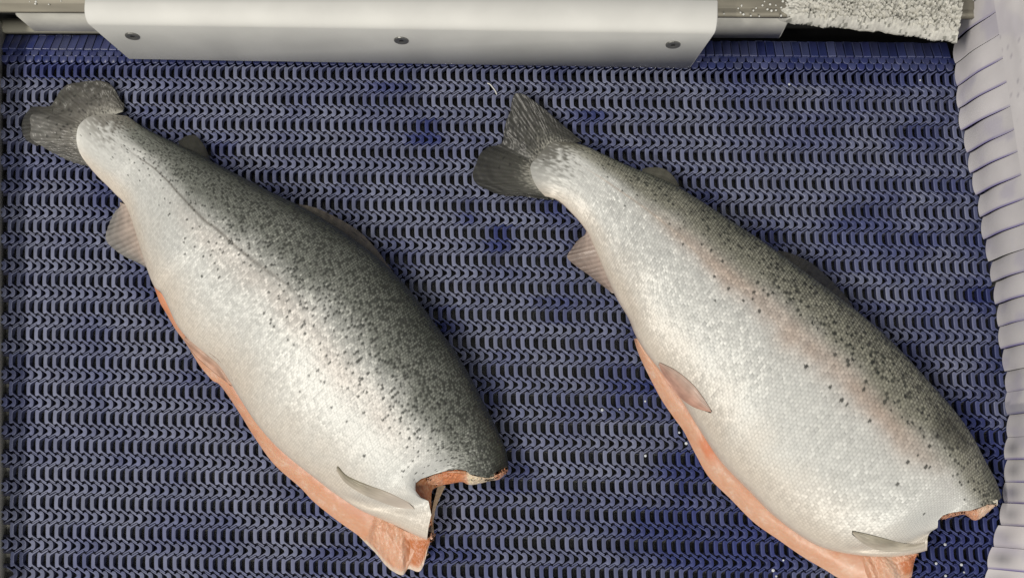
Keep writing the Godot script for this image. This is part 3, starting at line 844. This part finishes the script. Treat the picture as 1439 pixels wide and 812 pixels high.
	strip("belly_flap", [897, 477, 916, 500, 940, 528, 968, 566, 994, 604, 1022, 642, 1060, 682, 1095, 714, 1135, 744, 1168, 760, 1210, 770, 1250, 772, 1282, 770], [891, 476, 894, 487, 900, 503, 913, 530, 930, 562, 948, 588, 961, 606, 977, 637, 997, 671, 1027, 701, 1060, 734, 1094, 758, 1127, 781, 1161, 801, 1181, 813, 1215, 826, 1255, 832, 1276, 822],
		[0.0, 9.0, 0.3, 8.5, 1.0, 8.0], [0.0, 6.0, 0.2, 3.0, 1.0, 2.8], 260, 30, 1.6, M.flesh, t,
		func(u, s): return flesh_paint(u, s, 120.0, 0.8).lerp(Color(0.58, 0.30, 0.21), 0.55 * (1.0 - smoothstep(0.25, 0.5, s + 0.08 * sin(u * 26.0)))).lerp(Color(0.62, 0.17, 0.06), 0.85 * exp(-pow((u - 0.345) / 0.035, 2.0)) * smoothstep(0.22, 0.3, s) * (1.0 - smoothstep(0.55, 0.8, s))),
		func(u, s): return 1.8 * sin(s * PI) + 0.25 * noise.get_noise_2d(u * 700.0 + 300, s * 60.0), 0.03, 40.0)
	strip("throat_flesh", [1200, 774, 1225, 777, 1250, 779, 1270, 777, 1287, 774], [1215, 824, 1240, 826, 1262, 822, 1280, 812, 1283, 800, 1285, 786], [0.0, 7.0, 0.2, 9.5, 1.0, 9.5], [0.0, 1.6, 0.15, 3.5, 0.8, 3.0, 1.0, 7.0], 70, 26, 2.0, M.flesh, t,
		func(u, s): return flesh_paint(u, s, 160.0, 0.75).lerp(Color(0.48, 0.15, 0.055), smoothstep(0.60, 0.68, u) * smoothstep(0.25, 0.32, s) * (1.0 - smoothstep(0.7, 0.85, s)) * 0.85).lerp(Color(0.72, 0.56, 0.45), 0.5 * smoothstep(0.35, 0.5, u) * (1.0 - smoothstep(0.55, 0.6, u))),
		func(u, s): return smoothstep(0.0, 0.2, u) * 4.0 * sin(s * PI) * (1.0 + 0.4 * sin(u * 18.0)) + 0.6 * fine.get_noise_2d(u * 420.0 + 70, s * 150.0), 0.07, 12.0)
	strip("neck_meat", [1322, 727, 1334, 722, 1352, 718, 1366, 717, 1379, 713, 1390, 709, 1400, 708], [1324, 730, 1335, 727, 1343, 725, 1356, 723, 1370, 731, 1384, 724, 1397, 712], 19.0, [0.0, 12.0, 1.0, 12.0], 70, 12, 1.5, M.flesh, t,
		func(u, s): return flesh_paint(u, s, 200.0, 0.05).lerp(Color(0.72, 0.60, 0.48), smoothstep(0.62, 0.7, u) * 0.5), func(u, s): return 1.2 * sin(s * PI) + 1.2 * fine.get_noise_2d(u * 700.0 + 20, s * 120.0), 0.2, 14.0)
	strip("bone_stub", [1384, 703, 1392, 701, 1402, 702], [1386, 708, 1394, 709, 1402, 710], 19.0, 17.0, 24, 10, 2.0, M.flesh, t,
		func(u, s): return Color(0.70, 0.62, 0.50) * (1.0 + 0.2 * fine.get_noise_2d(u * 300.0, s * 200.0)), func(u, s): return 2.2 * sin(s * PI) * sin(clampf(u, 0.05, 0.95) * PI))
	draped("pectoral_fin", f, [1198, 746, 1222, 751, 1245, 757, 1265, 762, 1285, 765, 1300, 762], [1199, 750, 1211, 762, 1229, 771, 1252, 775, 1278, 774, 1299, 769], 22.0, 24.0, 0.4, 0.8, t,
		func(u, s): return fin_paint(Color(0.33, 0.30, 0.23), Color(0.49, 0.44, 0.365), 3.0, 0.0, u, s, 37).lerp(Color(0.56, 0.51, 0.43), smoothstep(0.45, 0.95, u) * 0.8))
	draped("pelvic_fin", f, [927, 509, 952, 522, 978, 545, 1000, 577], [926, 513, 936, 534, 953, 556, 975, 572, 999, 579], 9.0, 13.0, 0.35, 1.2, t,
		func(u, s): return fin_paint(Color(0.42, 0.30, 0.245).lerp(Color(0.56, 0.42, 0.35), u), Color(0.58, 0.33, 0.25), 3.0, 0.0, u, s, 41))
	return [flat(f.V), flat(f.D)]


# ---------------------------------------------------------------- plates, ledge and crust at the far end
func build_far_end() -> void:
	# front guide plate: leans a little away from the viewer, its upper front edge rounded
	var p0 := at(180, 83, 6.0)
	var p1 := at(970, 96, 6.0)
	var turn := -atan2(p1.z - p0.z, p1.x - p0.x)
	var plate := thing("guide_plate", "large white plastic guide plate with three screws across the end of the belt", "guide plate", p0)
	plate.rotation.y = turn
	var tall := 43.5
	var prof := PackedVector2Array([Vector2(0, 0)])
	for k in 9:
		var a := k / 8.0 * PI / 2
		prof.append(Vector2(-5.0 - 9.0 + 9.0 * cos(a), tall - 6.0 + 6.0 * sin(a)))
	prof.append(Vector2(-22, tall))
	prof.append(Vector2(-17, 0))
	var width := p0.distance_to(p1) / MM
	part("plate", prism(prof, 0.0, width, 0.5, 0.22), M.plate_plastic, plate)
	for q in [[186, 51], [564, 57], [946, 63]]:
		# where the line of sight meets the leaning face
		var best := Vector3.ZERO
		for h in range(60, 640):
			var w := at(q[0], q[1], h * 0.1)
			var l := plate.basis.inverse() * (w - p0)
			if l.z >= -5.0 * MM * (h * 0.1 - 6.0) / (tall - 6.0):
				best = l
				break
		build_screw(plate, best)
	# second bar behind it
	var b0 := at(48, 46, -4.0)
	var b1 := at(1097, 54, -4.0)
	var bar := part("backing_bar", prism(PackedVector2Array([Vector2(0, 0), Vector2(0, 24.5), Vector2(-2.5, 27.5), Vector2(-16, 27.5), Vector2(-16, 0)]), 0.0, b0.distance_to(b1) / MM, 1.0), M.bar_plastic, self)
	bar.position = b0
	bar.rotation.y = -atan2(b1.z - b0.z, b1.x - b0.x)
	tag(bar, "long off-white plastic bar set low behind the screwed guide plate", "bar")
	# steel ledge behind the bar, an open step under it
	var l0 := at(-40, 18, 26.0)
	var ledge := part("steel_ledge", prism(PackedVector2Array([Vector2(0, 0), Vector2(0, 2.2), Vector2(-4.4, 2.2), Vector2(-5.2, 3.0), Vector2(-80, 3.0), Vector2(-80, 0)]), -40.0, 680.0, 0.4), M.steel, self)
	ledge.position = l0
	ledge.rotation.y = bar.rotation.y
	tag(ledge, "dull beige steel ledge along the far end behind both white bars", "ledge")
	var rail := part("lower_rail", prism(PackedVector2Array([Vector2(0, 0), Vector2(0, 4), Vector2(-8, 4), Vector2(-8, 0)]), -40.0, 80.0, 0.4), M.rail, self)
	rail.position = at(0, 47.5, -6.0)
	rail.rotation.y = bar.rotation.y
	tag(rail, "short drab rail end under the dark gap in the far left corner", "rail")
	var back := part("frame_cavity", prism(PackedVector2Array([Vector2(0, -60), Vector2(0, 25.8), Vector2(-4, 25.8), Vector2(-4, -60)]), -60.0, 700.0, 0.4), M.dark, self)  # black sheet stands in for the unlit space behind the belt end
	back.position = at(-40, 18, 26.0) * Vector3(1, 0, 1) + Vector3(0, 0, -0.012)
	back.rotation.y = bar.rotation.y
	tag(back, "black sheet painted in for the unlit gap behind the belt end", "panel")
	back.set_meta("kind", "structure")
	var void_sheet := part("dark_void_sheet", prism(PackedVector2Array([Vector2(-260, -70), Vector2(220, -70), Vector2(220, -60), Vector2(-260, -60)]), -420, 420), M.dark, self)  # black sheet added so the gap past the belt end reads as darkness
	tag(void_sheet, "black sheet for the unlit void under the belt seen past its far end", "void_sheet")
	void_sheet.set_meta("kind", "structure")
	# crust: grainy heap over the right end of the ledge
	var nu := 230
	var nv := 90
	var top := smooth_line(flat([1095, -12, 1150, -14, 1230, -14, 1300, -14, 1352, -12]), nu)
	var low := smooth_line(flat([1092, 22, 1118, 33, 1150, 37, 1190, 40, 1230, 44, 1270, 50, 1310, 55, 1345, 60]), nu)
	var cell := FastNoiseLite.new()
	cell.noise_type = FastNoiseLite.TYPE_CELLULAR
	cell.cellular_return_type = FastNoiseLite.RETURN_DISTANCE
	cell.frequency = 0.62
	cell.fractal_type = FastNoiseLite.FRACTAL_NONE
	cell.seed = 4
	var v := PackedVector3Array()
	var c := PackedColorArray()
	for i in nu + 1:
		var u := float(i) / nu
		for j in nv + 1:
			var t := float(j) / nv
			var hh := 30.5 + 3.0 * u - 6.0 * pow(t, 7.0)
			var px := top[i].lerp(low[i], t)
			var q := at(px.x, px.y, hh)
			var lump := (1.0 - minf(cell.get_noise_2d(q.x * 1000.0, q.z * 1000.0 + q.y * 600.0) + 1.0, 1.0)) * 2.6 + fine.get_noise_2d(q.x * 9000.0, q.z * 9000.0) * 0.5 + noise.get_noise_2d(q.x * 4000.0, q.z * 4000.0) * 1.6
			var thin := smoothstep(0.0, 0.22, u)
			q.y += (lump * 1.6 * thin * (1.0 - 0.85 * smoothstep(0.72, 0.95, t)) - (1.0 - thin) * 2.2) * MM
			q.z += noise.get_noise_2d(px.x * 2.2, 5.0) * 1.2 * MM * t * t
			v.append(q)
			var g1 := hash2(int(q.x * 900.0 + 500.0), int(q.z * 900.0 + 900.0))
			var grain := Color(0.62, 0.61, 0.56) * (0.8 + 0.3 * g1)
			c.append(grain.lerp(Color(0.20, 0.20, 0.175), 0.75 if g1 < 0.13 else 0.0))
	var crust := part("grain_crust", solid_sheet(v, c, nu, nv, 1.2, PackedVector3Array(), Vector3.UP, true), M.crust, self)
	tag(crust, "rough grainy off-white crust heaped on the ledge in the far right corner", "crust")
	crust.set_meta("kind", "stuff")
	# loose grains on the bare steel
	var lot := SurfaceTool.new()
	lot.begin(Mesh.PRIMITIVE_TRIANGLES)
	for k in 34:
		var gx := 1010.0 + 120.0 * pow(rng.randf(), 0.6)
		if k > 28:
			gx = rng.randf_range(40, 100)
		var gp := at(gx, rng.randf_range(0, 24) if k <= 28 else rng.randf_range(1, 9), 29.2)
		var s := SphereMesh.new()
		s.radius = rng.randf_range(0.3, 0.8) * MM
		s.height = s.radius * 1.5
		s.radial_segments = 7
		s.rings = 4
		lot.append_from(s, 0, Transform3D(Basis.from_euler(Vector3(rng.randf(), rng.randf() * 6, rng.randf())), gp))
	var grains := part("loose_grains", lot.commit(), M.thread, self)
	tag(grains, "loose white grains scattered on the steel ledge beside the crust", "grains")
	grains.set_meta("kind", "stuff")

func build_screw(plate: Node3D, where: Vector3) -> void:
	var st := SurfaceTool.new()
	st.begin(Mesh.PRIMITIVE_TRIANGLES)
	var prof := [[0.0, -0.9], [1.3, -0.9], [1.4, 0.10], [3.2, 0.35], [4.0, 0.2], [4.2, -0.4]]
	for k in prof.size() - 1:
		for i in 20:
			var a := i / 20.0 * TAU
			var b := (i + 1) / 20.0 * TAU
			var p := func(r, z, an): return Vector3(cos(an) * r, sin(an) * r, z) * MM
			var q := [p.call(prof[k][0], prof[k][1], a), p.call(prof[k + 1][0], prof[k + 1][1], a), p.call(prof[k + 1][0], prof[k + 1][1], b), p.call(prof[k][0], prof[k][1], b)]
			for t in [0, 2, 1, 0, 3, 2]:
				st.set_smooth_group(-1)
				st.add_vertex(q[t])
	st.generate_normals()
	var s := part("screw", st.commit(), M.screw, plate)
	s.position = where + Vector3(0, 0, 0.0003)
	s.rotation.x = -0.085
	var r := CylinderMesh.new()
	r.top_radius = 1.35 * MM
	r.bottom_radius = 1.35 * MM
	r.height = 0.4 * MM
	r.radial_segments = 6
	var h := part("socket", r, M.recess, s)
	h.rotation.x = PI / 2
	h.position.z = -0.0003


# ---------------------------------------------------------------- the slit skirt on the right, the wall on the left
func build_skirt() -> void:
	var edge := smooth_line(flat([1316, -60, 1331, 0, 1341, 65, 1346, 130, 1352, 180, 1364, 240, 1376, 290, 1386, 350, 1396, 400, 1405, 470, 1412, 520, 1416, 570, 1415, 620, 1412, 660, 1410, 700, 1405, 730, 1398, 755, 1390, 785, 1384, 830]), 400)
	var skirt := thing("slit_skirt", "white plastic skirt cut into hanging flaps along the right side of the belt", "skirt")
	var slit := 46.0
	var flap_len := 12.4
	var total := 0.0
	var pts := PackedVector3Array()
	for p in edge:
		pts.append(at(p.x, p.y, 1.0))
	for i in 400:
		total += pts[i].distance_to(pts[i + 1]) / MM
	var count := int(total / flap_len)
	# side of the skirt: base line fitted to the belt's edge, straight, while the flaps' feet follow the measured edge
	var top_at := func(z: float) -> float: return (266.5 + z * 1000.0 * 0.112 + 5.0) * MM
	var white := Color(0.76, 0.73, 0.745)
	for k in count:
		var i0 := int(400.0 * k / count)
		var i1 := int(400.0 * (k + 1) / count)
		var nu := 8
		var nv := 14
		var yaw := rng.randf_range(0.5, 1.6)
		var kick := rng.randf_range(-0.5, 0.5)
		var tone := rng.randf_range(0.93, 1.05)
		var purple := 1.0 if k == count - 9 else 0.0
		var stain := rng.randf_range(0.0, 1.0)
		var v := PackedVector3Array()
		var c := PackedColorArray()
		var mean := (pts[i0] + pts[i1]) / 2.0
		for i in nu + 1:
			var u := float(i) / nu
			var foot := pts[i0].lerp(pts[i1], 0.006 + 0.988 * u)
			foot.x = lerpf(foot.x, mean.x + (foot.z - mean.z) * 0.11, 0.6)
			for j in nv + 1:
				var t := float(j) / nv
				var head := Vector3(top_at.call(foot.z), slit * MM, foot.z)
				var q := foot.lerp(head, pow(t, 0.9))
				q.y = lerpf(1.2, slit, t) * MM
				# the foot bulges over the belt and one side stands a little proud of its neighbour
				q.x += (-1.8 * pow(sin(t * PI), 2.0) * (1.0 - t * 0.4) - (u - 0.5) * yaw * (1.0 - t) * 1.5 + kick * (1.0 - t) - 0.8 * sin(u * PI) * (1.0 - t)) * MM
				q.y += (0.9 * pow(absf(u - 0.5) * 2.0, 3.0) * (1.0 - t)) * MM
				v.append(q)
				var n := noise.get_noise_2d(q.z * 2600.0, q.y * 2600.0)
				var col := white * (tone * (1.0 + 0.06 * n))
				var side := smoothstep(0.86, 1.0, u) * smoothstep(0.75, 0.25, absf(t - 0.7 + 0.3 * stain))
				col = col.lerp(Color(0.13, 0.09, 0.40), 0.9 * side * smoothstep(0.15, 0.6, stain))
				col = col.lerp(Color(0.50, 0.47, 0.60), 0.5 * smoothstep(0.1, 0.45, noise.get_noise_2d(q.z * 1300.0 + 70, q.y * 1100.0)))
				col = col.lerp(Color(0.25, 0.25, 0.33), 0.55 * purple * smoothstep(0.45, 0.6, u + n * 0.3))
				if mean.z > 0.075:                       # greyer towards the feet of the nearer flaps
					col = col.lerp(Color(0.17, 0.17, 0.20), 0.6 * exp(-pow((t - 0.15) / 0.13, 2.0) - pow((u - 0.5) / 0.32, 2.0)) * (0.5 + 0.8 * stain))
				c.append(col)
		var fl := part("flap", solid_sheet(v, c, nu, nv, 1.3, PackedVector3Array(), Vector3(-1, 0.4, 0)), M.skirt, skirt)
		if purple > 0.0:
			fl.set_meta("label", "flap with a purple grey stain")
	# uncut band above the slits, rolling over outwards
	var v := PackedVector3Array()
	var c := PackedColorArray()
	var nu := 220
	var nv := 34
	for i in nu + 1:
		var z := lerpf(-0.205, 0.185, i / float(nu))
		for j in nv + 1:
			var t := float(j) / nv
			var x: float = top_at.call(z)
			var q: Vector3
			if t < 0.42:
				q = Vector3(x + t / 0.42 * 0.006, lerpf(slit, 70.0, t / 0.42) * MM, z)
			elif t < 0.7:
				var a := (t - 0.42) / 0.28 * PI / 2
				q = Vector3(x + 0.006 + 0.013 * (1.0 - cos(a)), 0.070 + 0.013 * sin(a), z)
			else:
				q = Vector3(x + 0.019 + (t - 0.7) / 0.3 * 0.09, 0.083, z)
			q.x += noise.get_noise_2d(z * 900.0, t * 60.0) * 1.3 * smoothstep(0.0, 0.25, t) * MM
			v.append(q)
			var n := noise.get_noise_2d(z * 2200.0, t * 240.0)
			var sp := fine.get_noise_2d(z * 5200.0, t * 380.0)
			var col := Color(0.76, 0.73, 0.745).lerp(Color(0.86, 0.85, 0.835), smoothstep(0.45, 0.62, t)) * (1.0 + 0.05 * n)  # rolled-over top painted brighter, its highlight put into the colour
			col = col.lerp(Color(0.55, 0.52, 0.63), 0.35 * smoothstep(0.1, 0.45, noise.get_noise_2d(q.z * 1300.0 + 70, q.y * 1100.0)) * (1.0 - smoothstep(0.3, 0.5, t)))
			col = col.lerp(Color(0.30, 0.28, 0.34), 0.55 * smoothstep(0.52, 0.62, sp) * (1.0 - smoothstep(0.5, 0.62, t)))
			c.append(col)
	part("upper_band", solid_sheet(v, c, nu, nv, 3.0, PackedVector3Array(), Vector3(-0.5, 1, 0)), M.skirt, skirt)

func build_left_wall() -> void:
	var a := at(1.2, 30)
	var b := at(1.2, 850)
	var wall := part("side_wall", prism(PackedVector2Array([Vector2(0, -8), Vector2(6, -8), Vector2(6, 36), Vector2(0, 36)]), 0.0, a.distance_to(b) / MM + 30.0, 0.5), M.bar_plastic, self)
	wall.position = a
	wall.rotation.y = -atan2(b.z - a.z, b.x - a.x)
	wall.rotation.y += 0.0
	tag(wall, "upright cream side wall at the very left edge of the belt", "side wall")

func build_scraps() -> void:
	var st := SurfaceTool.new()
	st.begin(Mesh.PRIMITIVE_TRIANGLES)
	var p := smooth_line(flat([685, 117, 689, 119, 693, 124, 696, 128, 698, 133]), 16)
	var rows := []
	for i in p.size():
		var c := at(p[i].x, p[i].y, 1.0)
		var d := (at(p[mini(i + 1, 16)].x, p[mini(i + 1, 16)].y, 1.0) - at(p[maxi(i - 1, 0)].x, p[maxi(i - 1, 0)].y, 1.0)).normalized()
		var s := d.cross(Vector3.UP)
		var ring := []
		for k in 6:
			var an := k / 6.0 * TAU
			ring.append(c + (s * cos(an) + Vector3.UP * sin(an)) * 0.00035)
		rows.append(ring)
	for i in rows.size() - 1:
		for k in 6:
			var q := [rows[i][k], rows[i + 1][k], rows[i + 1][(k + 1) % 6], rows[i][(k + 1) % 6]]
			for t in [0, 1, 2, 0, 2, 3]:
				st.add_vertex(q[t])
	st.generate_normals()
	tag(part("thread_scrap", st.commit(), M.thread, self), "short curved white thread lying on the belt by the right tail", "thread")
	var flake := SphereMesh.new()
	flake.radius = 0.0008
	flake.height = 0.0006
	flake.radial_segments = 7
	flake.rings = 4
	for q in [[848, 575], [870, 575], [905, 562], [955, 608], [965, 622], [905, 640], [1088, 800], [1100, 785], [1092, 808], [1330, 766], [1315, 792], [1350, 795], [1357, 803], [1331, 808], [980, 440], [1292, 112], [1110, 120]]:
		var o := part("fish_scale", flake, M.flake, self)
		o.position = at(q[0] + rng.randf_range(-2, 2), q[1] + rng.randf_range(-2, 2), 0.3)
		o.rotation = Vector3(rng.randf_range(-0.3, 0.3), rng.randf() * 6.0, rng.randf_range(-0.3, 0.3))
		o.scale = Vector3.ONE * rng.randf_range(0.6, 1.2)
		var spot := "between the two fish" if q[0] < 1000 else "beside the right trout's cut neck" if q[0] > 1300 else "under the right trout's belly flap" if q[1] > 700 else "near the far end of the belt"
		tag(o, "tiny shed fish scale on blue belt links " + spot, "fish scale", "shed scales on the belt")


func _ready() -> void:
	rng.seed = 5
	noise.seed = 3
	noise.frequency = 0.02
	noise.fractal_octaves = 3
	fine.seed = 8
	fine.frequency = 0.035
	fine.fractal_octaves = 2
	# camera, surroundings and lamps
	var cam := Camera3D.new()
	cam.name = "camera"
	cam.transform = Transform3D(cam_basis.orthonormalized(), cam_pos)
	cam.fov = DEG_FOV
	cam.near = 0.02
	cam.far = 20.0
	add_child(cam)
	var env := Environment.new()
	env.background_mode = Environment.BG_COLOR
	env.background_color = Color(0.25, 0.25, 0.252).linear_to_srgb()
	env.tonemap_mode = Environment.TONE_MAPPER_LINEAR
	env.tonemap_exposure = 1.0
	env.sdfgi_enabled = true
	env.ssao_enabled = true
	env.ssil_enabled = true
	var we := WorldEnvironment.new()
	we.name = "surroundings"
	we.environment = env
	add_child(we)
	lamp("added_fill_lamp", Vector3(-0.86, 1.55, 0.16), Vector3(-0.05, 0, 0), Vector2(0.07, 1.1), 1.82, Color(1.0, 0.975, 0.93))
	lamp("added_fill_lamp", Vector3(0.30, 1.2, 1.3), Vector3(0, 0, 0), Vector2(1.2, 0.1), 1.6, Color(1.0, 0.98, 0.94))  # added fill lamp in front, brightens the face of the guide plate
	make_materials()
	M.rod = mat("rod", Color(0.03, 0.032, 0.06), 0.5)
	var hidden := []
	for f in [build_fish_left(), build_fish_right()]:
		var poly: PackedVector2Array = f[0].duplicate()
		var back: PackedVector2Array = f[1].duplicate()
		back.reverse()
		poly.append_array(back)
		hidden.append(poly)
	hidden.append(flat([217, 402, 246, 462, 310, 542, 358, 615, 440, 704, 553, 802, 608, 752]))
	hidden.append(flat([891, 476, 930, 562, 997, 671, 1094, 758, 1181, 813, 1285, 813, 1303, 773]))
	build_belt(hidden)
	build_far_end()
	build_skirt()
	build_left_wall()
	build_scraps()

func lamp(called: String, where: Vector3, aim: Vector3, size: Vector2, energy: float, tint: Color) -> void:
	var l := AreaLight3D.new()
	l.name = called
	l.area_size = size
	l.light_energy = energy
	l.light_color = tint
	l.shadow_enabled = true
	l.area_range = 8.0
	add_child(l, true)
	# the tube's long side runs along the belt (z) when size.y is the longer one
	var back := (where - aim).normalized()
	var long := Vector3(0, 0, 1) - back * back.z
	long = long.normalized()
	l.transform = Transform3D(Basis(long.cross(back), long, back), where)
